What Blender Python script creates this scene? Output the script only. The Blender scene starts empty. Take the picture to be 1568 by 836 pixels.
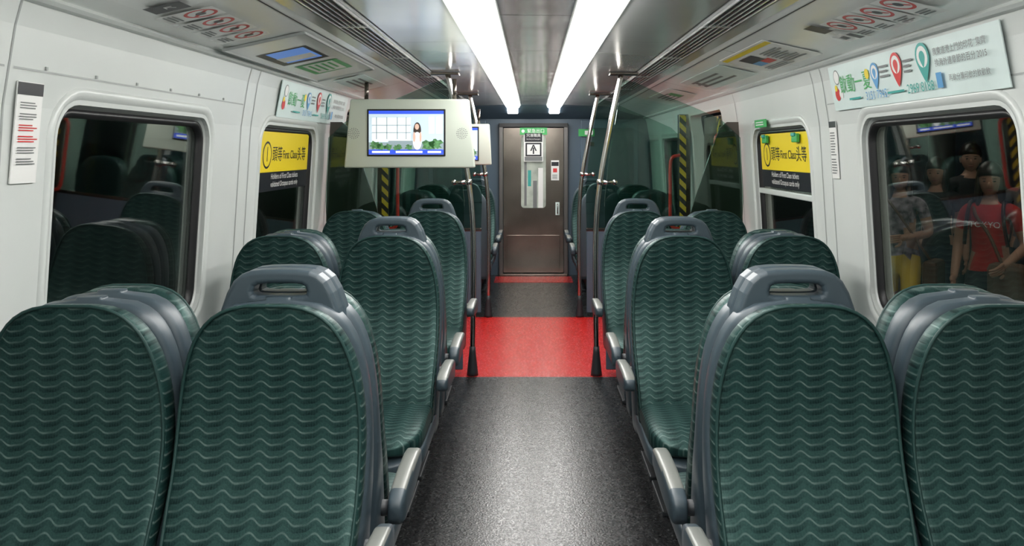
import bpy, bmesh, math, random
from mathutils import Vector, Matrix
random.seed(3)
S=bpy.context.scene
COL=S.collection
# ------------------------------------------------------------------ materials
def setin(b,k,v):
    if k in b.inputs: b.inputs[k].default_value=v
def mat(name,c,rough=.5,metal=0,emit=0,coat=0,sheen=0,noise=None,bump=None,spec=None):
    m=bpy.data.materials.new(name); m.use_nodes=True
    nt=m.node_tree; b=nt.nodes['Principled BSDF']
    setin(b,'Base Color',(*c,1)); setin(b,'Roughness',rough); setin(b,'Metallic',metal)
    if spec is not None: setin(b,'Specular IOR Level',spec)
    if coat: setin(b,'Coat Weight',coat); setin(b,'Coat Roughness',.08)
    if sheen: setin(b,'Sheen Weight',sheen); setin(b,'Sheen Roughness',.4)
    if emit: setin(b,'Emission Color',(*c,1)); setin(b,'Emission Strength',emit)
    tc=nt.nodes.new('ShaderNodeTexCoord')
    if noise:
        sc,amt=noise
        n=nt.nodes.new('ShaderNodeTexNoise'); n.inputs['Scale'].default_value=sc; n.inputs['Detail'].default_value=4
        nt.links.new(tc.outputs['Object'],n.inputs['Vector'])
        r=nt.nodes.new('ShaderNodeValToRGB')
        r.color_ramp.elements[0].position=.3; r.color_ramp.elements[1].position=.7
        r.color_ramp.elements[0].color=(*[max(0,x*(1-amt)) for x in c],1)
        r.color_ramp.elements[1].color=(*[min(1,x*(1+amt)) for x in c],1)
        nt.links.new(n.outputs['Fac'],r.inputs['Fac']); nt.links.new(r.outputs['Color'],b.inputs['Base Color'])
    if bump:
        sc,st,di=bump
        n=nt.nodes.new('ShaderNodeTexNoise'); n.inputs['Scale'].default_value=sc; n.inputs['Detail'].default_value=2
        nt.links.new(tc.outputs['Object'],n.inputs['Vector'])
        bp=nt.nodes.new('ShaderNodeBump'); bp.inputs['Strength'].default_value=st; bp.inputs['Distance'].default_value=di
        nt.links.new(n.outputs['Fac'],bp.inputs['Height']); nt.links.new(bp.outputs['Normal'],b.inputs['Normal'])
    return m
def floormat(name,c,fleck,rough,spec,bd,var=.5):
    m=bpy.data.materials.new(name); m.use_nodes=True; nt=m.node_tree; L=nt.links; b=nt.nodes['Principled BSDF']
    setin(b,'Specular IOR Level',spec)
    tc=nt.nodes.new('ShaderNodeTexCoord')
    v=nt.nodes.new('ShaderNodeTexVoronoi'); v.inputs['Scale'].default_value=125; L.new(tc.outputs['Object'],v.inputs['Vector'])
    wn=nt.nodes.new('ShaderNodeSeparateColor'); L.new(v.outputs['Color'],wn.inputs[0])
    r=nt.nodes.new('ShaderNodeValToRGB'); r.color_ramp.interpolation='CONSTANT'
    e=r.color_ramp.elements; e[0].position=0; e[0].color=(*[x*(1-var) for x in c],1); e[1].position=.3; e[1].color=(*c,1)
    q=e.new(.72); q.color=(*[x*(1+var) for x in c],1); q=e.new(.94); q.color=(*fleck,1)
    L.new(wn.outputs[0],r.inputs['Fac']); L.new(r.outputs['Color'],b.inputs['Base Color'])
    rr=nt.nodes.new('ShaderNodeMapRange'); rr.inputs['To Min'].default_value=rough-.05; rr.inputs['To Max'].default_value=rough+.10
    L.new(wn.outputs[1],rr.inputs['Value']); L.new(rr.outputs[0],b.inputs['Roughness'])
    n=nt.nodes.new('ShaderNodeTexNoise'); n.inputs['Scale'].default_value=110; n.inputs['Detail'].default_value=1.5; L.new(tc.outputs['Object'],n.inputs['Vector'])
    bp=nt.nodes.new('ShaderNodeBump'); bp.inputs['Strength'].default_value=.6; bp.inputs['Distance'].default_value=bd
    L.new(n.outputs['Fac'],bp.inputs['Height']); L.new(bp.outputs['Normal'],b.inputs['Normal'])
    return m
def glassmat(name,tint,refl=1.0,rough=.02,gcol=(1,1,1)):
    m=bpy.data.materials.new(name); m.use_nodes=True; nt=m.node_tree
    for n in list(nt.nodes): nt.nodes.remove(n)
    o=nt.nodes.new('ShaderNodeOutputMaterial'); t=nt.nodes.new('ShaderNodeBsdfTransparent'); t.inputs['Color'].default_value=(*tint,1)
    g=nt.nodes.new('ShaderNodeBsdfGlossy'); g.inputs['Roughness'].default_value=rough; g.inputs['Color'].default_value=(*gcol,1)
    f=nt.nodes.new('ShaderNodeFresnel'); f.inputs['IOR'].default_value=1.5
    mu=nt.nodes.new('ShaderNodeMath'); mu.operation='MULTIPLY'; mu.inputs[1].default_value=refl; mu.use_clamp=True
    mx=nt.nodes.new('ShaderNodeMixShader')
    nt.links.new(f.outputs[0],mu.inputs[0]); nt.links.new(mu.outputs[0],mx.inputs['Fac'])
    nt.links.new(t.outputs[0],mx.inputs[1]); nt.links.new(g.outputs[0],mx.inputs[2]); nt.links.new(mx.outputs[0],o.inputs['Surface'])
    return m
def fabric():
    m=bpy.data.materials.new('moquette'); m.use_nodes=True; nt=m.node_tree; L=nt.links
    b=nt.nodes['Principled BSDF']; setin(b,'Specular Tint',(.62,.95,.88,1))
    uv=nt.nodes.new('ShaderNodeTexCoord'); sp=nt.nodes.new('ShaderNodeSeparateXYZ'); L.new(uv.outputs['UV'],sp.inputs[0])
    def M(op,a,bb=None,c=None,clamp=False):
        n=nt.nodes.new('ShaderNodeMath'); n.operation=op; n.use_clamp=clamp
        for i,v in enumerate((a,bb,c)):
            if v is None: continue
            if isinstance(v,(int,float)): n.inputs[i].default_value=v
            else: L.new(v,n.inputs[i])
        return n.outputs[0]
    u,v=sp.outputs[0],sp.outputs[1]
    def NZ(s,d=2):
        n=nt.nodes.new('ShaderNodeTexNoise'); n.inputs['Scale'].default_value=s; n.inputs['Detail'].default_value=d; L.new(uv.outputs['UV'],n.inputs['Vector']); return n.outputs['Fac']
    nf=NZ(420); nl=NZ(70); nw=NZ(14); nm=NZ(190,1)
    SPC=.0290
    ph=M('MULTIPLY',M('ADD',u,M('MULTIPLY',nw,.006)),2*math.pi/.078)
    s1=M('MULTIPLY',M('SINE',ph),.0072)
    s1=M('ADD',s1,M('MULTIPLY',M('SINE',M('ADD',M('MULTIPLY',ph,2),1.2)),.0022))
    vv=M('ADD',v,s1)
    fr=M('FRACT',M('MULTIPLY',vv,1/SPC))
    d=M('ABSOLUTE',M('SUBTRACT',fr,.5))
    line=M('SUBTRACT',1.0,M('MULTIPLY',M('SUBTRACT',d,.035),13),clamp=True)
    dash=M('ADD',.66,M('MULTIPLY',M('SINE',M('ADD',ph,1.8)),.34))
    line=M('MULTIPLY',line,dash)
    line=M('MULTIPLY',line,M('ADD',.15,M('MULTIPLY',nl,1.3)),clamp=True)
    col=M('SINE',M('ADD',ph,-.6))
    col=M('ADD',.5,M('MULTIPLY',col,.5))
    # soft dark hatching below the light wave
    low=M('MULTIPLY',M('SUBTRACT',.55,fr),2.6,clamp=True)
    hat=M('ADD',.5,M('MULTIPLY',M('SINE',M('MULTIPLY',u,2*math.pi/.0065)),.5))
    dk=M('MULTIPLY',M('ADD',.22,M('MULTIPLY',col,.78)),M('ADD',.22,M('MULTIPLY',low,.70)),clamp=True)
    dk=M('MULTIPLY',dk,M('ADD',.78,M('MULTIPLY',hat,.30)))
    mott=M('MULTIPLY',M('SUBTRACT',nm,.36),2.0,clamp=True)
    dk=M('ADD',M('MULTIPLY',dk,.75),M('MULTIPLY',mott,.34),clamp=True)
    mx=nt.nodes.new('ShaderNodeMix'); mx.data_type='RGBA'; L.new(dk,mx.inputs['Factor'])
    mx.inputs['A'].default_value=(.0115,.040,.037,1); mx.inputs['B'].default_value=(.0032,.0088,.0098,1)
    mz=nt.nodes.new('ShaderNodeMix'); mz.data_type='RGBA'; L.new(line,mz.inputs['Factor']); L.new(mx.outputs['Result'],mz.inputs['A']); mz.inputs['B'].default_value=(.105,.150,.138,1)
    L.new(mz.outputs['Result'],b.inputs['Base Color'])
    L.new(M('SUBTRACT',.62,M('MULTIPLY',dk,.45)),b.inputs['Specular IOR Level'])
    L.new(M('ADD',.40,M('MULTIPLY',dk,.12)),b.inputs['Roughness'])
    h=M('ADD',M('MULTIPLY',nf,.5),M('MULTIPLY',dk,-.4))
    bp=nt.nodes.new('ShaderNodeBump'); bp.inputs['Strength'].default_value=.3; bp.inputs['Distance'].default_value=.0025
    L.new(h,bp.inputs['Height']); L.new(bp.outputs['Normal'],b.inputs['Normal'])
    return m
def stripes(name,c1,c2,scale):
    m=bpy.data.materials.new(name); m.use_nodes=True; nt=m.node_tree; b=nt.nodes['Principled BSDF']
    tc=nt.nodes.new('ShaderNodeTexCoord'); w=nt.nodes.new('ShaderNodeTexWave'); w.bands_direction='DIAGONAL'; w.inputs['Scale'].default_value=scale
    r=nt.nodes.new('ShaderNodeValToRGB'); r.color_ramp.interpolation='CONSTANT'; r.color_ramp.elements[1].position=.5
    r.color_ramp.elements[0].color=(*c1,1); r.color_ramp.elements[1].color=(*c2,1)
    nt.links.new(tc.outputs['Object'],w.inputs['Vector']); nt.links.new(w.outputs['Fac'],r.inputs['Fac']); nt.links.new(r.outputs['Color'],b.inputs['Base Color'])
    return m
FAB=fabric()
PIPE=mat('seat_edge_fabric',(.012,.044,.040),.55,spec=.4)
SHELL=mat('blue_grey_plastic',(.042,.062,.076),.38,noise=(3,.08))
SHELLD=mat('dark_grey_plastic',(.018,.022,.026),.5)
ARM=mat('armrest_alloy',(.20,.21,.195),.32,.15)
WALL=mat('wall_laminate',(.62,.65,.63),.33,noise=(1.2,.05))
FRAME=mat('window_moulding',(.60,.63,.61),.28)
COVE=mat('cove_panel',(.82,.84,.82),.22,noise=(1.5,.03))
CEIL=mat('ceiling_metal',(.80,.805,.80),.18,.50,bump=(1.2,.3,.03))
CEILC=mat('ceiling_centre',(.58,.585,.585),.15,.60,bump=(1.5,.35,.03))
BLACK=mat('black_rubber',(.008,.008,.009),.45)
GROOVE=mat('seam_dark',(.05,.05,.05),.6)
SEAM=mat('seam_grey',(.33,.35,.34),.5)
GRILLE=mat('grille_dark',(.02,.022,.023),.6)
GREYF=floormat('floor_vinyl',(.0165,.0175,.0185),(.06,.062,.062),.23,.45,.0015,.4)
REDF=floormat('floor_red',(.47,.017,.015),(.52,.03,.026),.20,.5,.0007,.10)
LIGHT=mat('diffuser_light',(1,.985,.955),.4,emit=15.5)
CHROME=mat('stainless_pole',(.55,.54,.52),.16,1)
STEEL=mat('stainless_door',(.165,.145,.125),.20,.9,noise=(2,.35))
BLUEG=mat('bulkhead_blue_grey',(.075,.115,.155),.4)
BROWN=mat('smoked_panel',(.085,.070,.060),.2)
YEL=mat('sticker_yellow',(.86,.66,.02),.4)
BLKS=mat('sticker_black',(.012,.013,.018),.4)
WHT=mat('sticker_white',(.80,.80,.78),.4)
CREAM=mat('poster_cream',(.66,.77,.75),.35,noise=(4,.06))
REDS=mat('sticker_red',(.62,.03,.03),.4)
GRN=mat('sign_green',(.05,.38,.10),.4)
TEAL=mat('poster_teal',(.04,.36,.32),.4)
BLU=mat('poster_blue',(.10,.33,.62),.4)
GREYT=mat('print_grey',(.18,.19,.19),.5)
HAZ=stripes('hazard_stripes',(.01,.01,.01),(.62,.45,.03),6)
RAILR=mat('red_rail',(.42,.03,.02),.3)
TVH=mat('monitor_housing',(.56,.61,.53),.4)
GLW=glassmat('window_glass',(.90,.93,.91),.40)
GLP=glassmat('partition_glass',(.64,.77,.72),.9,gcol=(.85,1,.96))
def em(n,c,s): return mat(n,c,.5,emit=s)
# ------------------------------------------------------------------ helpers
def link(o,parent=None):
    COL.objects.link(o)
    if parent: o.parent=parent
    return o
def group(name,loc=(0,0,0),rot=0):
    e=bpy.data.objects.new(name,None); e.location=loc; e.rotation_euler=(0,0,rot); e.empty_display_size=.05
    COL.objects.link(e); return e
def mkmesh(name,vs,fs,mats,mi=None,smooth=False,uv=None):
    me=bpy.data.meshes.new(name); me.from_pydata([tuple(v) for v in vs],[],fs)
    for m in (mats if isinstance(mats,(list,tuple)) else [mats]): me.materials.append(m)
    if mi:
        for p,i in zip(me.polygons,mi): p.material_index=i
    if uv:
        l=me.uv_layers.new(name='UVMap')
        for lp in me.loops: l.data[lp.index].uv=uv[lp.vertex_index]
    me.update()
    bm=bmesh.new(); bm.from_mesh(me); bmesh.ops.recalc_face_normals(bm,faces=bm.faces); bm.to_mesh(me); bm.free()
    if smooth:
        for p in me.polygons: p.use_smooth=True
    return me
def mobj(name,*a,parent=None,**k):
    return link(bpy.data.objects.new(name,mkmesh(name,*a,**k)),parent)
def loft(rings,caps=True,closed=True):
    n=len(rings[0]); vs=[v for r in rings for v in r]; fs=[]
    for i in range(len(rings)-1):
        for j in range(n if closed else n-1):
            k=(j+1)%n; fs.append((i*n+j,i*n+k,(i+1)*n+k,(i+1)*n+j))
    if caps and closed:
        fs.append(tuple(range(n))[::-1]); fs.append(tuple((len(rings)-1)*n+j for j in range(n)))
    return vs,fs
def bevel_mesh(me,w,seg=2,angle=.6):
    bm=bmesh.new(); bm.from_mesh(me)
    es=[e for e in bm.edges if len(e.link_faces)==2 and e.calc_face_angle(0)>angle]
    bmesh.ops.bevel(bm,geom=es,offset=w,segments=seg,affect='EDGES',profile=.5); bm.to_mesh(me); bm.free()
    for p in me.polygons: p.use_smooth=True
    return me
def boxmesh(name,c,s,m,bev=0):
    x,y,z=c; a,b,d=s[0]/2,s[1]/2,s[2]/2
    vs=[(x+i*a,y+j*b,z+k*d) for i in(-1,1) for j in(-1,1) for k in(-1,1)]
    fs=[(0,1,3,2),(4,6,7,5),(0,4,5,1),(2,3,7,6),(0,2,6,4),(1,5,7,3)]
    me=mkmesh(name,vs,fs,m)
    if bev:
        bevel_mesh(me,bev)
        for p in me.polygons: p.use_smooth=False
    return me
def box(name,c,s,m,parent=None,bev=0): return link(bpy.data.objects.new(name,boxmesh(name,c,s,m,bev)),parent)
def tubemesh(name,pts,r,m,n=12,sub=6):
    P=[Vector(p) for p in pts]
    if sub>1 and len(P)>2:
        Q=[]
        for i in range(len(P)-1):
            p0=P[max(i-1,0)];p1=P[i];p2=P[i+1];p3=P[min(i+2,len(P)-1)]
            for k in range(sub):
                t=k/sub
                Q.append(.5*((2*p1)+(p2-p0)*t+(2*p0-5*p1+4*p2-p3)*t*t+(3*p1-p0-3*p2+p3)*t**3))
        Q.append(P[-1]); P=Q
    rings=[]; up=Vector((.31,.17,.93))
    for i,p in enumerate(P):
        t=(P[min(i+1,len(P)-1)]-P[max(i-1,0)]).normalized()
        a=t.cross(up)
        if a.length<.1: a=t.cross(Vector((1,0,0)))
        a.normalize(); b=t.cross(a).normalized()
        rr=r[min(i,len(r)-1)] if isinstance(r,(list,tuple)) else r
        rings.append([p+a*rr*math.cos(2*math.pi*j/n)+b*rr*math.sin(2*math.pi*j/n) for j in range(n)])
    v,f=loft(rings); return mkmesh(name,v,f,m,smooth=True)
def tube(name,pts,r,m,parent=None,n=12,sub=6): return link(bpy.data.objects.new(name,tubemesh(name,pts,r,m,n,sub)),parent)
def sgp(v,e): return math.copysign(abs(v)**e,v)
def interp(tab,x):
    if x<=tab[0][0]: return tab[0][1]
    for (a,b),(c,d) in zip(tab,tab[1:]):
        if x<=c: return b+(d-b)*(x-a)/(c-a)
    return tab[-1][1]
def evalmesh(ob):
    dg=bpy.context.evaluated_depsgraph_get(); dg.update()
    return bpy.data.meshes.new_from_object(ob.evaluated_get(dg))
# ------------------------------------------------------------------ room profile
YB,YE=-1.3,10.45
WP=[(0,1.50),(.35,1.52),(.8,1.52),(1.68,1.465),(1.9,1.43),(1.99,1.405)]
def WX(z): return interp(WP,z)
def rr_loop(y0,y1,z0,z1,r,d=0,n=7):
    y0-=d;y1+=d;z0-=d;z1+=d;r=max(r+d,.004); out=[]
    for cy,cz,a0 in((y1-r,z1-r,0),(y0+r,z1-r,90),(y0+r,z0+r,180),(y1-r,z0+r,270)):
        for i in range(n):
            a=math.radians(a0+90*i/(n-1)); out.append((cy+r*math.cos(a),cz+r*math.sin(a)))
    return out
WINS=[(.75,1.95),(2.54,3.74),(4.46,5.58),(8.35,9.5)]
WZ0,WZ1,WR=.83,1.70,.11
DO=(6.38,7.62,.0,1.88)
def wall(side,name):
    ys=[YB,YE]; rings=[]
    for y in ys:
        r=[(side*x,y,z) for z,x in WP]+[(side*(x+.10),y,z) for z,x in reversed(WP)]
        rings.append(r)
    v,f=loft(rings); ob=mobj(name,v,f,WALL)
    cut=[]
    for (a,b) in WINS:
        lp=rr_loop(a,b,WZ0,WZ1,WR)
        v,f=loft([[(side*1.2,p[0],p[1]) for p in lp],[(side*1.9,p[0],p[1]) for p in lp]]); cut.append((v,f))
    a,b,c,d=DO; lp=rr_loop(a,b,-.2,d,.05)
    v,f=loft([[(side*1.2,p[0],p[1]) for p in lp],[(side*1.9,p[0],p[1]) for p in lp]]); cut.append((v,f))
    V=[];F=[]
    for v,f in cut:
        o=len(V); V+=v; F+=[tuple(i+o for i in q) for q in f]
    c=mobj('cutter',V,F,WALL)
    m=ob.modifiers.new('b','BOOLEAN'); m.object=c; m.operation='DIFFERENCE'; m.solver='EXACT'
    me=evalmesh(ob); ob.modifiers.clear(); ob.data=me
    bpy.data.objects.remove(c)
    for y in (-.2,2.27,4.13,4.27,5.92,8.05):
        v,f=loft([[(side*(x-.0015),y-.004,z) for z,x in WP],[(side*(x-.0015),y+.004,z) for z,x in WP]],caps=False,closed=False)
        mobj('panel_seam',v,f,SEAM,parent=ob)
    for (ya,yb) in ((2.29,4.11),(.3,2.25)):
        z=1.785; x=WX(z)-.0015
        mobj('rail_seam',[(side*x,ya,z-.003),(side*x,yb,z-.003),(side*x,yb,z+.003),(side*x,ya,z+.003)],[(0,1,2,3)],SEAM,parent=ob)
        y=ya+.15
        while y<yb:
            box('clip',(side*(x-.003),y,z+.010),(.005,.010,.010),SEAM,ob); y+=.28
    return ob
wl=wall(-1,'wall_left'); wr=wall(1,'wall_right')
def ringobj(name,side,loops,m,parent):
    rings=[[(side*(WX(z)+dep),y,z) for y,z in lp] for lp,dep in loops]
    v,f=loft(rings,caps=False); return mobj(name,v,f,m,smooth=True,parent=parent)
wi=0; WG={}
for side in(-1,1):
    for (a,b) in WINS:
        wi+=1; g=group('window_%d'%wi); WG[(side,a)]=g
        L=lambda d: rr_loop(a,b,WZ0,WZ1,WR,d)
        ringobj('moulding',side,[(L(.055),0),(L(.052),-.006),(L(.042),-.011),(L(.022),-.006),(L(.004),.012),(L(-.012),.040),(L(-.018),.07)],FRAME,g)
        ringobj('gasket',side,[(L(-.010),.045),(L(-.016),.022),(L(-.032),.022),(L(-.040),.05)],BLACK,g)
        lp=L(-.03); v,f=loft([[(side*(WX(z)+.046),y,z) for y,z in lp],[(side*(WX(z)+.052),y,z) for y,z in lp]]); mobj('glass_pane',v,f,GLW,parent=g)
        if side==1 and abs(a-4.46)<.01:
            z=1.295; box('hopper_bar',(WX(z)+.030,(a+b)/2,z),(.03,b-a-.05,.035),FRAME,g,.006)
for side,n in((-1,'left'),(1,'right')):
    for k,(a,b) in enumerate(((YB,6.3),(7.7,YE))):
        box('baseboard_%s'%n if k==0 else 'baseboard_%s_rear'%n,(side*1.485,(a+b)/2,.06),(.03,b-a,.12),SHELLD,None,.004)
# floor
ys=[(-1.3,0),(5.70,2),(5.715,1),(7.78,0),(10.45,0)]
vs=[];fs=[];mi=[]
for i in range(len(ys)-1):
    o=len(vs); a=ys[i][0]; b=ys[i+1][0]; vs+=[(-1.6,a,0),(1.6,a,0),(1.6,b,0),(-1.6,b,0)]; fs.append((o,o+1,o+2,o+3)); mi.append(ys[i][1])
o=len(vs); vs+=[(x,y,-.12) for x,y in((-1.6,YB),(1.6,YB),(1.6,YE),(-1.6,YE))]; fs.append((o+3,o+2,o+1,o)); mi.append(0)
fl=mobj('floor',vs,fs,[GREYF,REDF,BLACK],mi=mi)
v=[(-.47,9.85),(.47,9.85),(.47,10.3),(-.47,10.3)]
mobj('red_threshold_mat',*loft([[(x,y,0.0) for x,y in v],[(x,y,.004) for x,y in v]]),REDF)
# ceiling
CP=[(1.405,1.985),(1.375,1.992),(1.28,2.005),(1.12,2.04),(.955,2.08),(.93,2.088),(.83,2.100),(.72,2.104),(.34,2.112),(.165,2.112)]
prof=[(-x,z) for x,z in CP]+[(x,z) for x,z in reversed(CP)]
def zat(x): 
    x=abs(x)
    t=[(a,b) for a,b in reversed(CP)]
    return interp(t,x)
rings=[[(x,y,z) for x,z in prof]+[(x,y,z+.05) for x,z in reversed(prof)] for y in (YB,YE)]
v,f=loft(rings); mi=[]
for q in f:
    xs=[abs(v[i][0]) for i in q]; m_=sum(xs)/len(xs); mi.append(0 if m_>.94 and len(q)==4 else (1 if m_>.17 else 2))
ce=mobj('ceiling',v,f,[COVE,CEIL,CEILC],mi=mi)
def across(y,x0,x1,m,w=.006,name='joint'):
    n=6; a=[];b=[]
    for i in range(n+1):
        x=x0+(x1-x0)*i/n; z=zat(x)-.0015; a.append((x,y-w/2,z)); b.append((x,y+w/2,z))
    vv,ff=loft([a,b],caps=False,closed=False); mobj(name,vv,ff,m,parent=ce)
for y in (.6,1.8,3.0,4.2,5.4,6.6,7.8,9.0):
    across(y,-.70,-.35,GROOVE); across(y,.35,.70,GROOVE); across(y+.4,-.15,.15,GROOVE)
for y in (-.2,2.27,4.27,6.2,8.05):
    for s in(-1,1): across(y,s*.96,s*1.36,GROOVE,.006)
for s in(-1,1):
    for xx in(.962,.70,.865):
        a=zat(xx)-.0015; b=zat(xx+.006)-.0015
        mobj('long_joint',[(s*xx,YB,a),(s*xx,9.9,a),(s*(xx+.006),9.9,b),(s*(xx+.006),YB,b)],[(0,1,2,3)],GROOVE,parent=ce)
    x0,x1=.73,.85
    mobj('grille_slot',[(s*x0,YB,zat(x0)-.002),(s*x0,9.9,zat(x0)-.002),(s*x1,9.9,zat(x1)-.002),(s*x1,YB,zat(x1)-.002)],[(0,1,2,3)],GRILLE,parent=ce)
    for k in range(6):
        x=x0+(x1-x0)*k/5; box('grille_blade',(s*x,(YB+9.9)/2,zat(x)-.006),(.006,9.9-YB,.010),CEIL,ce)
    yy=0.
    while yy<9.8:
        box('grille_end',(s*.79,yy,zat(.79)-.006),(.13,.02,.011),CEIL,ce); yy+=1.2
for s,n in((-1,'left'),(1,'right')):
    v,f=loft([[(s*1.43,y,1.965),(s*1.385,y,1.968),(s*1.375,y,1.978),(s*1.385,y,1.995),(s*1.43,y,1.995)] for y in(YB,YE)]); mobj('trim_%d'%(1 if s<0 else 2),v,f,FRAME)
# lights
for s in(-1,1):
    y=-1.2; 
    while y<9.7:
        y2=min(y+1.78,9.86)
        g=group('ceiling_light')
        pts=[(.162,2.112),(.165,2.085),(.195,2.062),(.245,2.055),(.295,2.062),(.325,2.085),(.328,2.112)]
        v,f=loft([[(s*x,yy,z) for x,z in pts] for yy in(y+.006,y2-.006)]); mobj('diffuser',v,f,LIGHT,parent=g)
        for xx in(.156,.336): box('edge_trim',(s*xx,(y+y2)/2,2.106),(.010,y2-y,.010),FRAME,g)
        y=y2+.002
hp=[(9.88,2.113),(10.0,2.095),(10.25,2.03),(10.44,1.965)]
v,f=loft([[(x,y,z) for y,z in hp]+[(x,10.44,2.113)] for x in(-1.38,1.38)]); mobj('trim_3',v,f,BLUEG)
for s in(-1,1):
    g=group('ceiling_light')
    q=[(9.98,2.095),(10.22,2.033)]
    mobj('diffuser',*loft([[(s*(x),y,z+dz) for x,dz in((.19,0),(.20,-.012),(.31,-.012),(.32,0))] for y,z in q]),LIGHT,parent=g)
def slab(name,x0,x1,y0,y1,z0,z1,m): return box(name,((x0+x1)/2,(y0+y1)/2,(z0+z1)/2),(x1-x0,y1-y0,z1-z0),m)
wb=slab('wall_back',-1.62,1.62,10.45,10.53,0,2.16,BLUEG)
slab('wall_front',-1.62,1.62,-1.38,-1.3,0,2.16,WALL)
for s in(-1,1):
    g=group('bulkhead_cabinet',(s*.95,10.40,0))
    box('body',(0,0,1.0),(.72,.09,1.9),BLUEG,g,.01)
    box('door_panel',(0,-.05,1.35),(.60,.012,1.0),SHELL,g,.004); box('lower_panel',(0,-.05,.45),(.60,.012,.65),SHELL,g,.004)
    for zz in (1.05,1.65): box('latch',(-s*.22,-.06,zz),(.05,.012,.05),STEEL,g,.004)
# ------------------------------------------------------------------ flat signs
def sign(name,o,xa,ya,w,h,base,items,thick=.004,parent=None):
    xa=Vector(xa).normalized(); ya=Vector(ya).normalized(); n=xa.cross(ya).normalized()
    ya=n.cross(xa).normalized()
    M4=Matrix((( xa.x,ya.x,n.x,o[0]),(xa.y,ya.y,n.y,o[1]),(xa.z,ya.z,n.z,o[2]),(0,0,0,1)))
    e=bpy.data.objects.new(name,None); e.empty_display_size=.03; COL.objects.link(e)
    if parent: e.parent=parent
    e.matrix_world=M4
    if base: box('panel',(0,0,0),(w,h,thick),base,e)
    zt=thick/2 if base else 0
    for i,it in enumerate(items):
        k=it[0]; z=zt+.0012+.0004*i
        if k=='rect':
            _,x,y,a,b,m=it; mobj('print',[(x-a/2,y-b/2,z),(x+a/2,y-b/2,z),(x+a/2,y+b/2,z),(x-a/2,y+b/2,z)],[(0,1,2,3)],m,parent=e)
        elif k in('disc','ring','drop'):
            _,x,y,r,m=it; n_=24; P=[]
            for j in range(n_):
                t=2*math.pi*j/n_; P.append((x+r*math.cos(t),y+(r*math.sin(t) if not(k=='drop' and math.sin(t)<-.2) else r*math.sin(t)*(1+1.1*max(0,-math.sin(t)-.2)*(1-abs(math.cos(t))))) ,z))
            if k=='ring':
                Q=[(x+(px-x)*.78,y+(py-y)*.78,z) for px,py,_z in P]
                vv,ff=loft([P,Q],caps=False); mobj('print',vv,ff,m,parent=e)
                q=r*.72; c=q*.7; dd=r*.08
                mobj('print',[(x-c-dd,y+c-dd,z),(x-c+dd,y+c+dd,z),(x+c+dd,y-c+dd,z),(x+c-dd,y-c-dd,z)],[(0,1,2,3)],m,parent=e)
            else: mobj('print',P,[tuple(range(n_))],m,parent=e)
        elif k=='text':
            _,s,x,y,sz,m=it; c=bpy.data.curves.new('lettering','FONT'); c.body=s; c.size=sz; c.align_x='CENTER'; c.align_y='CENTER'; c.materials.append(m)
            t=bpy.data.objects.new('lettering',c); t.location=(x,y,z); link(t,e)
        elif k=='lines':
            _,x,y,a,b,nl,m=it
            vs=[];fs=[]
            for j in range(nl):
                yy=y+b/2-b*(j+.5)/nl; hh=b/nl*.22; aa=a*(.7+.3*random.random()); o_=len(vs)
                vs+=[(x-a/2,yy-hh,z),(x-a/2+aa,yy-hh,z),(x-a/2+aa,yy+hh,z),(x-a/2,yy+hh,z)]; fs.append((o_,o_+1,o_+2,o_+3))
            mobj('print_lines',vs,fs,m,parent=e)
    return e
def wall_sign(name,side,y0,y1,z0,z1,base,items,off=.006):
    xa=(0,1,0) if side<0 else (0,-1,0)
    x0,x1=WX(z0)-off,WX(z1)-off
    return sign(name,(side*(x0+x1)/2,(y0+y1)/2,(z0+z1)/2),xa,(side*(x1-x0),0,z1-z0),y1-y0,z1-z0,base,items)
wall_sign('notice_sticker',-1,2.31,2.43,1.46,1.75,WHT,[('rect',0,.125,.12,.035,BLKS)]+[('lines',0,.078-.032*k,.09,.022,3,GREYT if k not in(2,3) else REDS) for k in range(6)])
wall_sign('notice_sticker',1,4.02,4.11,1.42,1.70,WHT,[('rect',0,.125,.09,.03,BLKS),('lines',0,.03,.07,.12,9,GREYT),('lines',0,-.08,.07,.08,6,GREYT)])
def ad(side,y0,y1):
    w=y1-y0
    it=[('disc',-w*.44,.05,.035,GREYT),('disc',-w*.44,.05,.030,WHT),('disc',-w*.45,-.03,.03,REDS),('disc',-w*.42,-.03,.022,WHT),('disc',-w*.455,.0,.015,YEL),
     ('text','飲動一夏',-w*.30,.005,.088,GRN),('disc',-w*.20,.035,.022,YEL),
     ('drop',-w*.145,.035,.040,BLU),('disc',-w*.145,.035,.03,WHT),('drop',-w*.145,.035,.016,BLU),
     ('lines',-w*.08,.03,.09,.06,3,GREYT),
     ('drop',.0,.045,.048,REDS),('disc',.0,.045,.036,WHT),('drop',.0,.045,.02,REDS),('lines',w*.07,.03,.08,.06,3,GREYT),
     ('drop',w*.155,.05,.052,TEAL),('disc',w*.155,.05,.04,WHT),('drop',w*.155,.05,.022,TEAL),
     ('text','廣東道港上門的印花  集齊',w*.33,.055,.030,GREYT),('text','換海外連章節的百分 2015',w*.33,.015,.030,GREYT),
     ('text','3151 7945',-w*.15,-.060,.05,BLU),('text','2969 8188',w*.12,-.060,.05,TEAL),('lines',-w*.29,-.06,.17,.02,1,TEAL),('lines',-w*.02,-.06,.15,.02,1,TEAL),
     ('rect',w*.225,-.045,.04,.055,BLU),('text','再飲分籌印飲的飲歡飲',w*.36,-.045,.026,GREYT)]
    return wall_sign('advert_poster',side,y0,y1,1.745,1.955,CREAM,it,.011)
ad(1,2.52,3.98); ad(-1,4.62,6.25)
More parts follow.
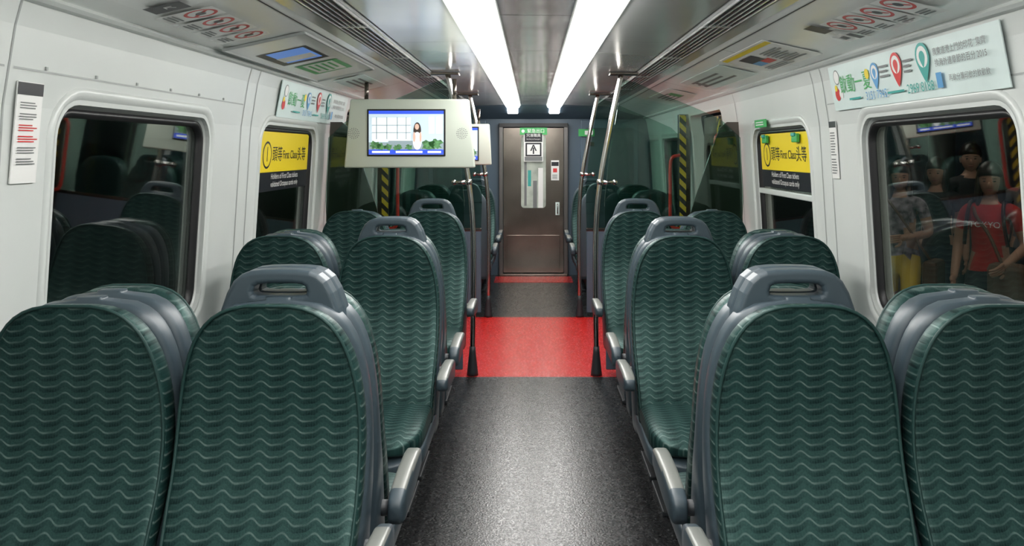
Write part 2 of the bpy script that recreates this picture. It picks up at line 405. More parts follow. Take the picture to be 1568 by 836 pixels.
def fc(side,y0,y1):
    w=y1-y0; z0,z1=1.325,1.670
    e=sign('first_class_sticker',(side*((WX(z0)+WX(z1))/2+.036),(y0+y1)/2,(z0+z1)/2),(0,1,0) if side<0 else(0,-1,0),(side*(WX(z1)-WX(z0)),0,z1-z0),w,z1-z0,BLKS,
      [('rect',0,.055,w,.235,YEL),('disc',-w*.36,.035,.078,BLKS),('disc',-w*.36,.035,.066,YEL),('text','1',-w*.36,.035,.12,BLKS),
       ('text','頭等',-w*.17,.035,.095,BLKS),('text','First Class',w*.09,.035,.072,BLKS),('text','头等',w*.34,.035,.095,BLKS),
       ('text','Holders of First Class tickets',0,-.090,.046,WHT),('text','validated Octopus cards only',0,-.135,.046,WHT)],parent=WG[(side,4.46)])
    return e
fc(-1,4.53,5.51); fc(1,4.53,5.51)
def cove_sign(name,side,y0,y1,x0,x1,base,items,off=.004):
    z0,z1=zat(x0)-off,zat(x1)-off
    xa=(0,1,0) if side<0 else(0,-1,0)
    return sign(name,(side*(x0+x1)/2,(y0+y1)/2,(z0+z1)/2-.004),xa,(side*(x1-x0),0,z1-z0),y1-y0,abs(x1-x0),base,items,.002)
for side in(-1,1):
    its=[('rect',-.36,-.03,.10,.12,BLKS),('text','↙',-.36,-.02,.06,WHT)]
    for k in range(4):
        x=-.2+.16*k; its+=[('rect',x,-.02,.135,.20,WHT),('ring',x,.015,.056,REDS),('disc',x,.015,.018,BLKS),('lines',x,-.08,.10,.045,3,GREYT)]
    if side<0: cove_sign('warning_sticker_strip',side,2.62,3.46,1.28,1.05,None,its)
    else:
        its[0]=('rect',-.36,.05,.10,.09,BLKS); its+=[('rect',-.36,-.06,.10,.08,WHT),('rect',-.28,-.07,.05,.06,BLKS),('rect',-.36,-.06,.05,.03,BLKS)]
        cove_sign('warning_sticker_strip',side,2.48,3.36,1.28,1.05,None,its)
cove_sign('system_map_sticker',1,3.75,4.6,1.30,1.02,WHT,[('rect',0,.11,.85,.03,YEL),('rect',-.15,.03,.25,.08,BLKS),('rect',-.05,-.03,.14,.05,REDS),('rect',-.2,-.03,.14,.05,BLU),('lines',.22,-.02,.3,.16,8,GREYT),('lines',-.1,-.1,.4,.05,3,GREYT)])
cove_sign('route_map_sticker',1,4.75,6.0,1.28,1.05,CREAM,[('lines',0,0,1.0,.14,3,GREYT),('rect',-.4,0,.1,.1,GREYT)])
cove_sign('passenger_info_sticker',1,6.5,7.6,1.28,1.05,CREAM,[('lines',0,0,.8,.14,4,GREYT),('rect',.2,0,.2,.1,GRN)])
cove_sign('passenger_info_sticker',-1,5.25,6.1,1.28,1.08,CREAM,[('lines',0,0,.6,.12,3,GREYT)])
e=cove_sign('cove_display_panel',-1,3.55,5.1,1.34,.99,COVE,[('rect',-.25,-.02,.45,.24,BLKS),('rect',-.27,-.01,.36,.18,em('screen_dim_blue',(.10,.22,.55),.5)),('rect',-.2,-.02,.14,.17,WHT),('rect',.28,0,.42,.22,GRN),('rect',.28,0,.36,.16,WHT),('lines',.28,0,.3,.14,4,GRN)])
box('bezel_a',(0,.178,.004),(1.55,.008,.012),SEAM,e); box('bezel_b',(0,-.178,.004),(1.55,.008,.012),SEAM,e)
box('bezel_c',(.778,0,.004),(.008,.36,.012),SEAM,e); box('bezel_d',(-.778,0,.004),(.008,.36,.012),SEAM,e)
sign('emergency_label',(1.43,5.25,1.73),(0,-1,0),(-.1,0,1),.26,.05,GRN,[('lines',0,0,.2,.03,2,WHT)])
g=group('window_green_reflection');  # solid green boxes stand in for green reflections at the window
for yy in(4.72,5.33): box('case',(WX(1.6)+.012,yy,1.63),(.022,.09,.05),GRN,g,.006); box('cap',(WX(1.6)-.002,yy,1.65),(.012,.06,.02),TEAL,g,.003)
# ------------------------------------------------------------------ end door
d=group('door_1',(0,10.40,0))
def dbox(n,c,s,m,b=.003): return box(n,c,s,m,d,b)
lpO=[(y,z) for y,z in rr_loop(-.375,.375,.04,1.85,.01)]; lpW=rr_loop(-.165,.165,.84,1.77,.05)
rings=[[(x,.02,z) for x,z in lpO],[(x,-.02,z) for x,z in lpO],[(x,-.02,z) for x,z in lpW],[(x,.015,z) for x,z in lpW]]
mobj('leaf',*loft(rings,caps=False),STEEL,parent=d)
ringsg=[[(x,-.028,z) for x,z in rr_loop(-.165,.165,.84,1.77,.05,.016)],[(x,-.028,z) for x,z in rr_loop(-.165,.165,.84,1.77,.05,-.010)],[(x,-.005,z) for x,z in rr_loop(-.165,.165,.84,1.77,.05,-.010)]]
mobj('window_gasket',*loft(ringsg,caps=False),STEEL,parent=d)
mobj('glass_pane',*loft([[(x,.0,z) for x,z in lpW],[(x,.005,z) for x,z in lpW]]),mat('cab_glass',(.42,.46,.40),.08,noise=(5,.35),emit=.10),parent=d)  # pane itself glows faintly, standing in for the lit cab behind the door
for x,zc,hh,ww,mm in((-.10,1.15,.55,.03,GREYT),(.09,1.10,.50,.06,WHT),(.02,1.02,.34,.05,GREYT),(-.05,1.22,.2,.04,TEAL)): dbox('view_through',(x,-.0015,zc),(ww,.002,hh),mm,0)
JM=mat('jamb',(.14,.135,.13),.35,.7)
for s in(-1,1): dbox('jamb',(s*.405,0,.95),(.05,.08,1.9),JM)
dbox('header',(0,-.005,1.885),(.86,.09,.05),BLACK); dbox('kick_plate',(0,-.026,.30),(.66,.008,.42),STEEL); dbox('sill',(0,-.02,.015),(.84,.12,.03),STEEL)
dbox('lock_plate',(.30,-.03,.84),(.05,.015,.16),CREAM); tube('handle',[(.30,-.045,.78),(.30,-.075,.80),(.30,-.075,.88),(.30,-.045,.90)],.008,CHROME,d)
sign('door_arrow_sign',(0.0,10.365,1.61),(1,0,0),(0,0,1),.24,.36,WHT,[('rect',0,.12,.22,.11,BLKS),('text','只准職員',0,.145,.045,WHT),('text','No Entry to Passengers',0,.10,.018,WHT),('rect',0,-.03,.20,.17,BLKS),('rect',0,-.03,.16,.13,WHT),('rect',0,-.045,.018,.08,BLKS),('text','^',0,-.045,.20,BLKS),('rect',0,-.145,.22,.05,GREYT)])
sign('door_exit_sign',(-.0,10.364,1.81),(1,0,0),(0,0,1),.34,.09,GRN,[('text','緊急出口',.03,0,.055,WHT),('disc',-.13,0,.02,WHT)])
sign('door_notice_sign',(.27,10.376,1.32),(1,0,0),(0,0,1),.10,.25,WHT,[('rect',0,.08,.09,.05,BLKS),('rect',0,0,.05,.05,REDS),('lines',0,-.08,.07,.06,4,GREYT)])
sign('exit_sign',(.66,10.33,1.79),(1,0,0),(0,0,1),.20,.09,GRN,[('rect',.03,0,.1,.05,WHT)])
# ------------------------------------------------------------------ seats
HW=.235
BF=[(.38,-.040),(.45,-.024),(.50,-.006),(.56,.022),(.64,.064),(.72,.106),(.78,.132),(.84,.146),(.92,.152),(1.0,.149),(1.08,.141),(1.17,.128)]
def hwz(z):
    if z<.7: return HW-.012*(.7-z)/.3
    t=min(1,(z-.7)/.472); return HW*max(0,(1-t**3.2))**(1/3.2)
def zs_list(top=1.172):
    L=[.38,.41,.44,.47,.50,.53,.56,.59,.62,.66,.70]; 
    for i in range(1,17): L.append(.70+(top-.70)*math.sin(i/17*math.pi/2))
    L.append(top-.0015); return L
N=44
def smoothBF(z):
    return sum(interp(BF,z+d) for d in(-.04,-.02,0,.02,.04))/5
def backmesh():
    rings=[];uv=[]
    for z in zs_list():
        h=max(hwz(z),.02); th=.040*(min(1,h/HW))**.6; f=smoothBF(z)
        if z<.42: th*=.85
        r=[]
        for j in range(N):
            a=2*math.pi*j/N; x=h*sgp(math.cos(a),.55); y=th*sgp(math.sin(a),.5)
            y+= f+th - .018*(abs(x)/HW)**2.5 * (1 if math.sin(a)<0 else 0)
            r.append((x,y,z)); uv.append((x,z*1.03))
        rings.append(r)
    v,f=loft(rings); return mkmesh('backrest_cushion',v,f,FAB,smooth=True,uv=uv)
def pipemesh(off):
    P=[]
    for z in zs_list(): P.append(((hwz(z) if z<1.17 else .02)-.007,z))
    P=[(x,smoothBF(z)+off,z) for x,z in P]
    full=P+[(-x,y,z) for x,y,z in reversed(P)]
    return tubemesh('edge_piping',full,.0045,PIPE,n=6,sub=1)
def shellmesh():
    rings=[]; top=1.178
    for z in [.30,.34]+zs_list(top):
        h=max(hwz(min(z,1.1715)) if z<1.168 else .03,.03)+.004; 
        f=smoothBF(z)+.060; b=.287
        if z<.38: f+=.03
        cy=(f+b)/2; th=(b-f)/2
        if z>1.12: th*=max(.35,1-((z-1.12)/.058)**2*.6)
        rings.append([(h*sgp(math.cos(2*math.pi*j/N),.45),cy+th*sgp(math.sin(2*math.pi*j/N),.35),z) for j in range(N)])
    v,f=loft(rings); return mkmesh('back_shell',v,f,SHELL,smooth=True)
def panmesh(name,zc,th,ext,m,e=.5):
    rings=[];uv=[]
    y0=.10;y1=-.43-ext; ysl=[y0-.0,.06,0,-.08,-.16,-.22]
    for i in range(1,12): ysl.append(-.22+(y1+.22)*math.sin(i/12*math.pi/2))
    ysl.append(y1+.0015)
    for y in ysl:
        t=max(0,(-.22-y)/(-.22-y1)); h=(.222+ext)*max(.0,1-min(t,.9995)**3.4)**(1/3.4); h=max(h,.03)
        tt=th*max(.25,(1-t**4*.75)); zz=zc-.018*t*t
        for_=[]
        for j in range(N):
            a=2*math.pi*j/N; x=h*sgp(math.cos(a),e); z=zz+tt*sgp(math.sin(a),e)+ (0.012*(abs(x)/.22)**2 if math.sin(a)>0 else 0)
            for_.append((x,y,z)); uv.append((x,y*1.0+.01))
        rings.append(for_)
    v,f=loft(rings); return mkmesh(name,v,f,m,smooth=True,uv=uv)
def handlemesh():
    cu=bpy.data.curves.new('h','CURVE'); cu.dimensions='2D'; cu.fill_mode='BOTH'; cu.extrude=.018; cu.bevel_depth=.013; cu.bevel_resolution=5
    out=[(-.165,1.06),(-.160,1.10),(-.150,1.14),(-.135,1.18),(-.118,1.208),(-.100,1.222),(-.080,1.229),(-.05,1.232),(0,1.233),(.05,1.232),(.080,1.229),(.100,1.222),(.118,1.208),(.135,1.18),(.150,1.14),(.160,1.10),(.165,1.06)]
    hole=[(-.078,1.196),(-.074,1.186),(-.06,1.182),(-.03,1.181),(.03,1.181),(.06,1.182),(.074,1.186),(.078,1.196),(.072,1.209),(.058,1.215),(.03,1.217),(-.03,1.217),(-.058,1.215),(-.072,1.209)]
    out=[(x*.93,z) for x,z in out]
    hole=[(x*1.06,1.194+(z-1.199)*1.6) for x,z in hole]
    for P in(out,hole):
        sp=cu.splines.new('POLY'); sp.points.add(len(P)-1); sp.use_cyclic_u=True
        for p,q in zip(sp.points,P): p.co=(q[0],q[1],0,1)
    o=bpy.data.objects.new('h',cu); COL.objects.link(o); me=evalmesh(o); bpy.data.objects.remove(o)
    me.transform(Matrix(((1,0,0,0),(0,0,-1,.258),(0,1,0,0),(0,0,0,1))))
    me.materials.clear(); me.materials.append(SHELL); me.name='grab_handle'
    for p in me.polygons: p.use_smooth=False
    return me
def armmesh(side):
    rings=[]
    x0=side*.278
    for y,top,bot,w in((.225,.578,.548,.015),(.215,.598,.528,.022),(.17,.610,.520,.025),(.05,.620,.530,.026),(-.08,.620,.545,.026),(-.135,.614,.552,.025),(-.155,.606,.558,.022),(-.165,.596,.570,.015)):
        zc=(top+bot)/2; th=(top-bot)/2
        rings.append([(x0+w*sgp(math.cos(2*math.pi*(j+.5)/20),.42),y,zc+th*sgp(math.sin(2*math.pi*(j+.5)/20),.42)) for j in range(20)])
    v,f=loft(rings); mi=[]
    for q in f:
        zc=sum(v[i][2] for i in q)/len(q)
        mi.append(0 if zc>.606 else 1)
    me=mkmesh('armrest',v,f,[ARM,SHELL],mi=mi,smooth=True); return me
def pivotmesh(side):
    return tubemesh('armrest_pivot',[(side*.20,.17,.555),(side*.265,.17,.555)],.022,SHELLD,n=14,sub=1)
M_back=backmesh(); M_pipe=pipemesh(-.002); M_shell=shellmesh(); M_cush=panmesh('seat_cushion',.415,.048,0,FAB); M_pan=panmesh('seat_pan',.350,.038,.006,SHELL,.4)
M_handle=handlemesh(); M_arm={s:armmesh(s) for s in(-1,1)}; M_piv={s:pivotmesh(s) for s in(-1,1)}
M_ped=boxmesh('pedestal',(0,.10,.16),(.16,.26,.32),SHELLD,.02); M_foot=boxmesh('floor_plate',(0,.10,.012),(.26,.34,.024),SHELLD,.006)
def seat(x,yc,facing,aisle):
    y0=yc-.29 if facing<0 else yc+.29
    g=group('train_seat',(x,y0,0),0 if facing<0 else math.pi)
    for me in(M_back,M_pipe,M_shell,M_cush,M_pan,M_ped,M_foot): link(bpy.data.objects.new(me.name.split('.')[0],me),g)
    if aisle:
        link(bpy.data.objects.new('grab_handle',M_handle),g)
        s=1 if x<0 else -1
        if facing>0: s=-s
        link(bpy.data.objects.new('armrest',M_arm[s]),g); link(bpy.data.objects.new('armrest_pivot',M_piv[s]),g)
for yc,fc_ in((2.20,(-1,1)),(3.88,(-1,1)),(5.45,(-1,)),(8.12,(1,)),(9.55,(-1,1))):
    for f_ in fc_:
        for s in(-1,1):
            seat(s*.668,yc,f_,True); seat(s*1.155,yc,f_,False)
# ------------------------------------------------------------------ poles
for s in(-1,1):
    for Y in(5.76,7.80):
        g=group('grab_pole',(0,Y,0))
        tube('pole',[(s*.43,0,.05),(s*.425,0,.5),(s*.425,0,.95),(s*.45,0,1.3),(s*.52,0,1.7),(s*.605,0,2.098)],.019,CHROME,g,n=16)
        tube('base_boot',[(s*.43,0,.0),(s*.43,0,.02),(s*.43,0,.16),(s*.43,0,.2)],[.040,.038,.023,.021],SHELLD,g,n=16,sub=1)
        box('ceiling_bracket',(s*.62,0,2.092),(.20,.09,.018),STEEL,g,.005)
        tube('cross_bar',[(s*.455,0,1.34),(s*.56,0,1.34)],.013,CHROME,g,n=14,sub=1)
        for dx,rr in((.457,.027),(.56,.020)):
            bm=bmesh.new(); bmesh.ops.create_uvsphere(bm,u_segments=14,v_segments=10,radius=rr); me=bpy.data.meshes.new('joint_ball'); bm.to_mesh(me); bm.free(); me.materials.append(CHROME)
            for p in me.polygons: p.use_smooth=True
            o=bpy.data.objects.new('joint_ball',me); o.location=(s*dx,0,1.34); link(o,g)
for s in(-1,1):
    for Y,pan in((5.80,True),(7.86,False)):
        g=group('glass_partition',(0,Y,0))
        P=[(.50,.80),(1.44,.80),(1.46,1.2),(1.44,1.65),(1.30,1.78),(1.12,1.86),(.90,1.95),(.72,2.03),(.62,2.06),(.58,1.85),(.52,1.5),(.49,1.2)]
        mobj('glass',*loft([[(s*x,y,z) for x,z in P] for y in(-.004,.004)]),GLP,parent=g)
        box('lower_panel',(s*.975,0,.42),(.95,.035,.78),BLUEG,g,.006)
        box('sill_rail',(s*.975,0,.815),(.96,.045,.03),STEEL,g,.006)
        if pan:
            Q=[(1.08,1.06),(1.12,1.2),(1.22,1.5),(1.30,1.72),(1.35,1.76),(1.43,1.76),(1.455,1.3),(1.46,1.06)]
            mobj('smoked_wing',*loft([[(s*x,y,z) for x,z in Q] for y in(.012,.03)]),BROWN,parent=g)
di=1
for s in(-1,1):
    for (a,b) in((6.40,6.995),(7.005,7.60)):
        di+=1; g=group('door_%d'%di)
        X=1.56
        o1=rr_loop(a,b,.02,1.86,.008); w=rr_loop(a+.12,b-.12,.80,1.62,.07)
        rings=[[(s*(X+.035),y,z) for y,z in o1],[(s*X,y,z) for y,z in o1],[(s*X,y,z) for y,z in w],[(s*(X+.02),y,z) for y,z in w]]
        mobj('leaf',*loft(rings,caps=False),STEEL,parent=g)
        mobj('gasket',*loft([[(s*(X-.004),y,z) for y,z in rr_loop(a+.12,b-.12,.80,1.62,.07,.012)],[(s*(X-.004),y,z) for y,z in rr_loop(a+.12,b-.12,.80,1.62,.07,-.01)],[(s*(X+.015),y,z) for y,z in rr_loop(a+.12,b-.12,.80,1.62,.07,-.01)]],caps=False),BLACK,parent=g)
        mobj('glass_pane',*loft([[(s*(X+.01),y,z) for y,z in w],[(s*(X+.015),y,z) for y,z in w]]),GLW,parent=g)
        box('hazard_edge',(s*(X-.004),(b-.02 if a<6.9 else a+.02),.95),(.006,.035,1.8),HAZ,g)
    g=group('door_post'); box('post',(s*1.40,7.73,.95),(.11,.08,1.9),STEEL,g,.008); box('hazard_strip',(s*1.38,7.686,1.2),(.060,.006,1.38),HAZ,g)
    g=group('handrail'); tube('rail',[(s*1.44,6.16,1.70),(s*1.37,6.16,1.68),(s*1.345,6.16,1.60),(s*1.345,6.16,1.2),(s*1.345,6.16,.95),(s*1.37,6.16,.86),(s*1.47,6.16,.84)],.016,RAILR,g)
    g=group('handrail'); tube('rail',[(s*1.35,7.66,1.52),(s*1.28,7.66,1.50),(s*1.26,7.66,1.42),(s*1.26,7.66,1.2),(s*1.26,7.66,.95),(s*1.28,7.66,.86),(s*1.35,7.66,.84)],.016,RAILR,g)
    sign('door_warning_sticker',(s*1.548,6.70,1.72),(0,-s,0) if s>0 else(0,1,0),(0,0,1),.18,.10,YEL,[('text','!',0,0,.08,BLKS)])
# ------------------------------------------------------------------ TV
def tv(cx,Y,zc,w0,w1,h,facing=-1):
    g=group('television_monitor',(cx,Y,zc))
    def ring(y,k=0): return [(-w1/2+k,y,-h/2+k),(w1/2-k,y,-h/2+k),(w0/2-k,y,h/2-k),(-w0/2+k,y,h/2-k)]
    me=mkmesh('housing',*loft([ring(0),ring(.085)]),TVH); bevel_mesh(me,.012,3); link(bpy.data.objects.new('housing',me),g)
    sw,sh=.505,.295; ox=-.02; oz=.005
    box('bezel',(ox,-.002,oz),(sw+.024,.012,sh+.024),BLACK,g,.004)
    def q(n,x,z,a,b,m,k): mobj(n,[(ox+x-a/2,-.0095-.0006*k,oz+z-b/2),(ox+x+a/2,-.0095-.0006*k,oz+z-b/2),(ox+x+a/2,-.0095-.0006*k,oz+z+b/2),(ox+x-a/2,-.0095-.0006*k,oz+z+b/2)],[(0,1,2,3)],m,parent=g)
    sc=bpy.data.materials.get('scr_bg') or em('scr_bg',(.50,.62,.70),.75)
    sb=bpy.data.materials.get('scr_blue') or em('scr_blue',(.03,.08,.62),.9)
    sg=bpy.data.materials.get('scr_green') or mat('scr_green',(.10,.26,.10),.5,noise=(60,.7),emit=.3)
    ss=bpy.data.materials.get('scr_skin') or em('scr_skin',(.75,.50,.40),.5)
    sh_=bpy.data.materials.get('scr_hair') or em('scr_hair',(.06,.04,.03),.2)
    swt=bpy.data.materials.get('scr_white') or em('scr_white',(.80,.84,.86),.75)
    sgr=bpy.data.materials.get('scr_grey') or em('scr_grey',(.30,.38,.42),.5)
    q('picture_background',0,0,sw,sh,sc,0); q('picture_bar',0,.137,sw,.022,sb,1); q('picture_ticker',0,-.13,sw,.034,sb,1)
    q('picture_wall',-.1,.02,.26,.16,swt,1); q('picture_floor',0,-.09,sw,.05,sgr,1)
    for x in(-.2,-.13,-.06,.0): q('picture_shelf',x,.03,.006,.15,sgr,2)
    q('picture_shelf',-.1,.05,.26,.005,sgr,2); q('picture_shelf',-.1,.0,.26,.005,sgr,2); q('picture_table',-.02,-.06,.2,.012,sgr,2)
    for x in (.17,.22): q('picture_window',x,.05,.035,.11,swt,2)
    q('ticker_text',-.17,-.13,.12,.014,swt,3); q('ticker_text',.02,-.13,.18,.014,swt,3); q('ticker_text',.19,-.13,.09,.014,swt,3)
    def blob(n,cx_,cz_,rx,rz,m,k,jag=0):
        P=[]
        for i in range(20):
            a=2*math.pi*i/20; r=1+random.uniform(-jag,jag); P.append((ox+cx_+rx*r*math.cos(a),-.0095-.0006*k,oz+cz_+rz*r*math.sin(a)))
        mobj(n,P,[tuple(range(20))],m,parent=g)
    for x,z,r in((-.21,-.085,.036),(-.17,-.095,.030),(-.12,-.096,.028),(.15,-.085,.045),(.20,-.080,.042),(-.06,-.1,.026),(.02,-.1,.024)): blob('picture_plant',x,z,r*1.0,r*.72,sg,4,.35)
    blob('picture_hair',.075,.015,.026,.055,sh_,5); blob('picture_face',.073,.04,.014,.020,ss,6); blob('picture_dress',.075,-.055,.030,.060,swt,6); blob('picture_arm',.055,-.03,.009,.035,ss,7); blob('picture_arm',.097,-.03,.008,.035,ss,7)
    for sx in(-.375,.355):
        vs=[];fs=[]
        for ring_,n_ in((.0,1),(.012,6),(.024,12),(.035,16)):
            for i in range(n_):
                a=2*math.pi*i/n_; cx_=sx+ring_*math.cos(a); cz_=ring_*math.sin(a); o=len(vs)
                vs+=[(cx_+.0035*math.cos(t*math.pi/3),-.0012,cz_+.0035*math.sin(t*math.pi/3)) for t in range(6)]; fs.append(tuple(range(o,o+6)))
        if abs(sx)+.01<w0/2: mobj('speaker_holes',vs,fs,GREYT,parent=g)
    tube('mount_arm',[(-w0/2+.1,.05,h/2-.01),(-w0/2+.1,.06,h/2+.12)],.014,STEEL,g,sub=1)
    tube('mount_arm',[(w0/2-.1,.05,h/2-.01),(w0/2-.1,.06,h/2+.14)],.014,STEEL,g,sub=1)
    return g
tv(-.845,5.60,1.675,.80,.885,.465)
tv(-.755,7.70,1.62,.68,.72,.38)
# ------------------------------------------------------------------ outside: platform
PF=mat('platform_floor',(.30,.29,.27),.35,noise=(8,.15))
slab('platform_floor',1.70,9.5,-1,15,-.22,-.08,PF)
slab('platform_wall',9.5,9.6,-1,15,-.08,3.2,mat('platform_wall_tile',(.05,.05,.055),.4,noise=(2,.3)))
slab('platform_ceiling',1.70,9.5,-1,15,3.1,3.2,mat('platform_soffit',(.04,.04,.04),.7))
CPN=mat('column_paint',(.22,.21,.20),.4)
for xx,yy in((6.6,9.4),(6.6,13.4),(7.2,14.6)):
    g=group('platform_column',(xx,yy,0))
    v,f=loft([[(.2*math.cos(2*math.pi*i/20),.2*math.sin(2*math.pi*i/20),z) for i in range(20)] for z in(-.08,3.1)]); mobj('shaft',v,f,CPN,parent=g,smooth=True)
    box('plinth',(0,0,.0),(.5,.5,.16),GREYT,g,.02)
PL=em('platform_lamp',(1,.93,.82),17)
for yy in(2.6,4.6,7.4):
    g=group('platform_light',(2.6,yy,3.02)); box('housing',(0,0,.04),(1.5,.20,.06),GREYT,g,.01); box('tube_lamp',(0,0,-.01),(1.4,.14,.04),PL,g,.01)
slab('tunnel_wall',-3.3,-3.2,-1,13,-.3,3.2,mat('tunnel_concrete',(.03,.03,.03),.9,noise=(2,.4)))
# ------------------------------------------------------------------ people
SKIN=mat('skin',(.46,.26,.18),.5); HAIR=mat('hair_black',(.014,.011,.010),.35); EYE=mat('eye_dark',(.01,.01,.01),.2); LIP=mat('lips',(.36,.12,.10),.5)
def skin_obj(vs,es,rad,sub=1,roots=(0,)):
    me=bpy.data.meshes.new('sk'); me.from_pydata(vs,es,[]); o=bpy.data.objects.new('sk',me); COL.objects.link(o)
    m=o.modifiers.new('s','SKIN'); m.use_smooth_shade=True
    sv=me.skin_vertices[0].data
    for i,r in enumerate(rad): sv[i].radius=(r,r) if not isinstance(r,tuple) else r; sv[i].use_root=(i in roots)
    o.modifiers.new('u','SUBSURF').levels=sub; o.modifiers['u'].render_levels=sub
    out=evalmesh(o); bpy.data.objects.remove(o); return out
def person(pos,yaw,H,shirt,pants,shoe,hem,sleeve,arms,longhair=False,extras=None,step=.08,look=0):
    k=H/1.62
    g=group('standing_person',pos,yaw)
    vs=[];rad=[];es=[];idx={}
    def J(n,p,r,par=None):
        idx[n]=len(vs); vs.append(tuple(c*k for c in p)); rad.append(tuple(q*k for q in r) if isinstance(r,tuple) else r*k)
        if par: es.append((idx[par],idx[n]))
    J('pelvis',(0,0,.90),(.130,.10)); J('waist',(0,0,1.04),(.112,.085),'pelvis'); J('chest',(0,0,1.20),(.132,.095),'waist'); J('upper',(0,.01,1.31),(.10,.072),'chest'); J('neck',(0,.01,1.385),(.045,.047),'upper'); J('skull',(0,-.0,1.44),(.045,.048),'neck')
    for n,s in(('L',1),('R',-1)):
        e,w=arms[n]
        J('sh'+n,(s*.150,.01,1.305),.052,'upper'); J('el'+n,e,.038,'sh'+n); J('wr'+n,w,.026,'el'+n)
        d_=(Vector(w)-Vector(e)).normalized(); J('pa'+n,tuple(Vector(w)+d_*.05),(.032,.02),'wr'+n)
        st=step*s
        J('hp'+n,(s*.085,0,.83),.085,'pelvis'); J('kn'+n,(s*.09,-.03-st,.47),.055,'hp'+n); J('ca'+n,(s*.092,.0-st*.6,.33),.052,'kn'+n); J('an'+n,(s*.095,.03-st*1.0,.085),.036,'ca'+n); J('to'+n,(s*.11,-.11-st*1.0,.035),(.036,.028),'an'+n)
    me=skin_obj(vs,es,rad,2)
    me.materials.clear()
    for m in(SKIN,shirt,pants,shoe): me.materials.append(m)
    V=[Vector(v) for v in vs]
    def seg(p,a,b):
        A=V[idx[a]];B=V[idx[b]];t=max(0,min(1,(p-A).dot(B-A)/(B-A).length_squared)); return (p-(A+(B-A)*t)).length,t
    bones=[('pelvis','waist'),('waist','chest'),('chest','upper'),('upper','neck'),('neck','skull')]
    for n in'LR': bones+=[('upper','sh'+n),('sh'+n,'el'+n),('el'+n,'wr'+n),('wr'+n,'pa'+n),('pelvis','hp'+n),('hp'+n,'kn'+n),('kn'+n,'ca'+n),('ca'+n,'an'+n),('an'+n,'to'+n)]
    for p in me.polygons:
        c=p.center; best=min(((seg(c,a,b),(a,b)) for a,b in bones),key=lambda q:q[0][0]); (dd,t),(a,b)=best; z=c.z/k
        i=0
        if a[:2]=='sh': i=1 if t<sleeve else 0
        elif a[:2]in('el','wr'): i=0
        elif a=='neck' or (a=='upper' and b=='neck' and t>.45): i=0
        elif a[:2]=='an' or z<.09: i=3
        elif a[:2]in('hp','kn','ca'): i=2 if z>hem else 0
        elif z>.90: i=1
        else: i=2
        p.material_index=i; p.use_smooth=True
    link(bpy.data.objects.new('body',me),g)
    for n,s in(('L',1),('R',-1)):
        e,w=arms[n]; w=Vector(w)*k; d_=(Vector(w)-Vector(e)*k).normalized(); side=Vector((0,1,0)) if abs(d_.z)>.6 else Vector((0,0,1)); side=(side-d_*side.dot(d_)).normalized(); nrm=Vector((-s,0,0))
        hv=[];he=[];hr=[];ro=[]
        base=w+d_*.03
        for fi,(of,ln) in enumerate(((-.026,.060),(-.009,.072),(.009,.078),(.026,.070))):
            o=len(hv); b0=base+side*of*.8; hv+=[b0,b0+d_*.05,b0+d_*(.05+ln*.5)+nrm*.008,b0+d_*(.05+ln*.85)+nrm*.03]; he+=[(o,o+1),(o+1,o+2),(o+2,o+3)]; hr+=[.010,.010,.009,.0075]; ro.append(o)
        o=len(hv); b0=base-side*.02; hv+=[b0,b0-side*.030+d_*.025,b0-side*.038+d_*.055+nrm*.01]; he+=[(o,o+1),(o+1,o+2)]; hr+=[.012,.010,.009]; ro.append(o)
        hm=skin_obj([tuple(v) for v in hv],he,hr,1,tuple(ro)); hm.materials.clear(); hm.materials.append(SKIN); link(bpy.data.objects.new('hand',hm),g)
    R=Matrix.Rotation(math.radians(look),3,'Z')
    def ell(name,c,r,m,fn=None,seg=24):
        bm=bmesh.new(); bmesh.ops.create_uvsphere(bm,u_segments=seg,v_segments=16,radius=1)
        for v in bm.verts:
            p=v.co.copy()
            if fn: p=fn(p)
            q=Vector(((c[0]+p.x*r[0])*k,(c[1]+p.y*r[1])*k,(c[2]+p.z*r[2])*k))
            v.co=R@q
        me=bpy.data.meshes.new(name); bm.to_mesh(me); bm.free(); me.materials.append(m)
        for p in me.polygons: p.use_smooth=True
        return link(bpy.data.objects.new(name,me),g)
    def hf(p):
        t=max(0,-p.z); p.x*=1-.32*t*t; 
        if p.y>0: p.y*=1-.25*t
        return p
    C=(0,-.010,1.500)
    ell('head',C,(.068,.086,.108),SKIN,hf)
    for s in(-1,1):
        ell('eye',(s*.028,-.087,1.500),(.011,.006,.005),EYE,seg=10); ell('eyebrow',(s*.029,-.089,1.517),(.016,.005,.0028),HAIR,seg=10); ell('ear',(s*.069,.0,1.495),(.009,.016,.028),SKIN,seg=10)
    ell('nose',(0,-.098,1.476),(.010,.014,.021),SKIN,seg=10); ell('mouth',(0,-.086,1.443),(.020,.006,.005),LIP,seg=10)
    # cap of hair: fringe down to the forehead, open over the face, full at the back and sides
    def hr_(p):
        if p.y<.05 and p.z<.12:
            t=min(1,(.12-p.z)*3); p.y=p.y*(1-t)+(.12)*t; p.x*=1-.06*t
        return p
    ell('hair',(0,.002,1.520),(.083,.104,.116),HAIR,hr_,seg=32)
    if longhair:
        ell('hair_length',(0,.060,1.40),(.088,.045,.17),HAIR)
        for s in(-1,1): ell('hair_side',(s*.068,-.012,1.43),(.024,.050,.125),HAIR,seg=14)
    if extras: extras(g,k,ell)
    return g
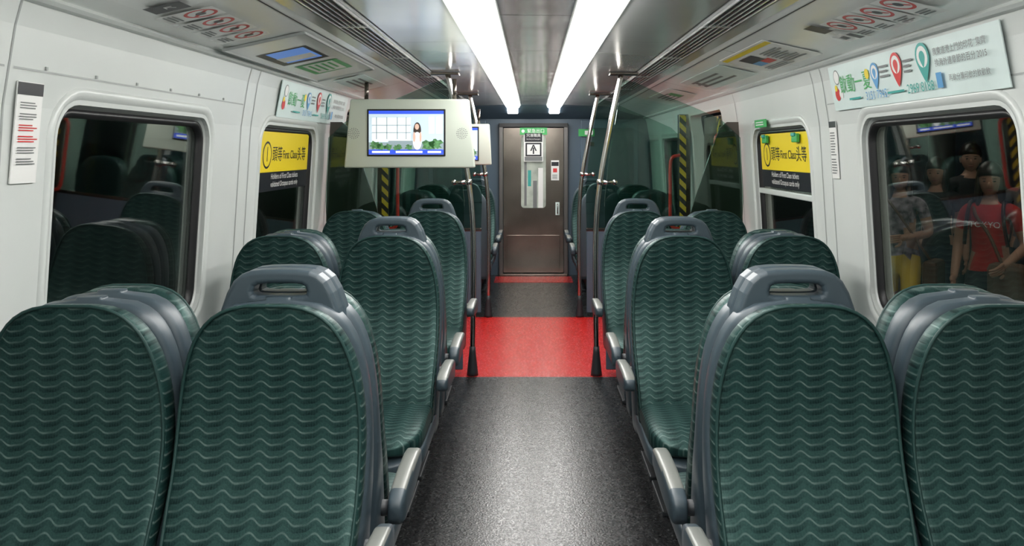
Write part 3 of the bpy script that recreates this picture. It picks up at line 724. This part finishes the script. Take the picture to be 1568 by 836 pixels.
FLO=mat('floral_top',(.26,.23,.27),.8,noise=(22,.9)); YSH=mat('yellow_shorts',(.75,.55,.06),.8); BT=mat('black_tee',(.02,.02,.024),.85); DJ=mat('dark_jeans',(.025,.03,.045),.85); RT=mat('red_tee',(.52,.028,.026),.85,noise=(14,.15)); KH=mat('dark_shorts',(.04,.04,.05),.85); SHO=mat('shoe_dark',(.05,.05,.05),.6); BAG=mat('bag_brown',(.12,.065,.04),.6)
rel={'L':((.205,.02,1.07),(.215,-.05,.84)),'R':((-.205,.02,1.07),(-.215,-.05,.84))}
bent={'L':((.205,.03,1.08),(.09,-.20,1.06)),'R':((-.205,.03,1.08),(-.215,-.07,.86))}
bent2={'L':((.21,.03,1.08),(.15,-.20,.98)),'R':((-.20,.02,1.07),(-.19,-.10,.88))}
def handbag(g,k,ell):
    box('handbag',(.25*k,-.04,.78*k),(.10,.26,.22),BAG,g,.03); tube('bag_strap',[(-.08*k,-.10,1.36*k),(.05*k,-.135,1.2*k),(.18*k,-.12,1.0*k),(.24*k,-.06,.88*k)],.010,BAG,g,n=6)
def redx(g,k,ell):
    box('shoulder_bag',(.15*k,-.17,.86*k),(.22,.12,.24),BAG,g,.04)
    tube('bag_strap',[(-.10*k,.02,1.36*k),(-.06*k,-.10,1.28*k),(.03*k,-.125,1.15*k),(.10*k,-.15,1.0*k),(.13*k,-.17,.95*k)],.011,BAG,g,n=6)
    for s in(-1,1): tube('backpack_strap',[(s*.10*k,.06,1.35*k),(s*.10*k,-.06,1.36*k),(s*.11*k,-.11,1.25*k),(s*.13*k,-.09,1.08*k)],.012,BLKS,g,n=6)
    c=bpy.data.curves.new('shirt_lettering','FONT'); c.body='TOKYO'; c.size=.052; c.align_x='CENTER'; c.extrude=.001; c.materials.append(WHT)
    t=bpy.data.objects.new('shirt_lettering',c); t.location=(0,-.120*k,1.20*k); t.rotation_euler=(math.pi/2,0,0); link(t,g)
def P(u,Y): return ((u-815)/1270*Y-.015,Y,-.08)
person(P(1378,6.1),math.radians(-40),1.56,FLO,YSH,SHO,.62,.45,bent,True,handbag,look=15)
person(P(1434,6.6),math.radians(-30),1.58,BT,DJ,SHO,.05,.5,rel,True,look=-8)
person(P(1486,6.9),math.radians(-10),1.70,BT,KH,SHO,.05,.5,bent2,False,look=-15)
person(P(1516,5.3),math.radians(-44),1.56,RT,KH,SHO,.50,.55,bent2,True,redx,look=12)
person(P(1577,6.3),math.radians(-34),1.62,mat('grey_tee',(.12,.12,.13),.85),DJ,SHO,.05,.5,rel,False)
# ------------------------------------------------------------------ camera / world
w=bpy.data.worlds.new('w'); S.world=w; w.use_nodes=True; w.node_tree.nodes['Background'].inputs[0].default_value=(.01,.011,.013,1); w.node_tree.nodes['Background'].inputs[1].default_value=.3
cd=bpy.data.cameras.new('camera'); cam=bpy.data.objects.new('camera',cd); COL.objects.link(cam); S.camera=cam
cam.location=(-.015,0,1.55); cam.rotation_euler=(math.pi/2,0,0); cd.sensor_width=36; cd.lens=36*1555/1920
cd.shift_x=-38/1920; cd.shift_y=-227/1920; cd.clip_start=.05
S.view_settings.view_transform='Standard'; S.view_settings.look='None'; S.view_settings.exposure=0
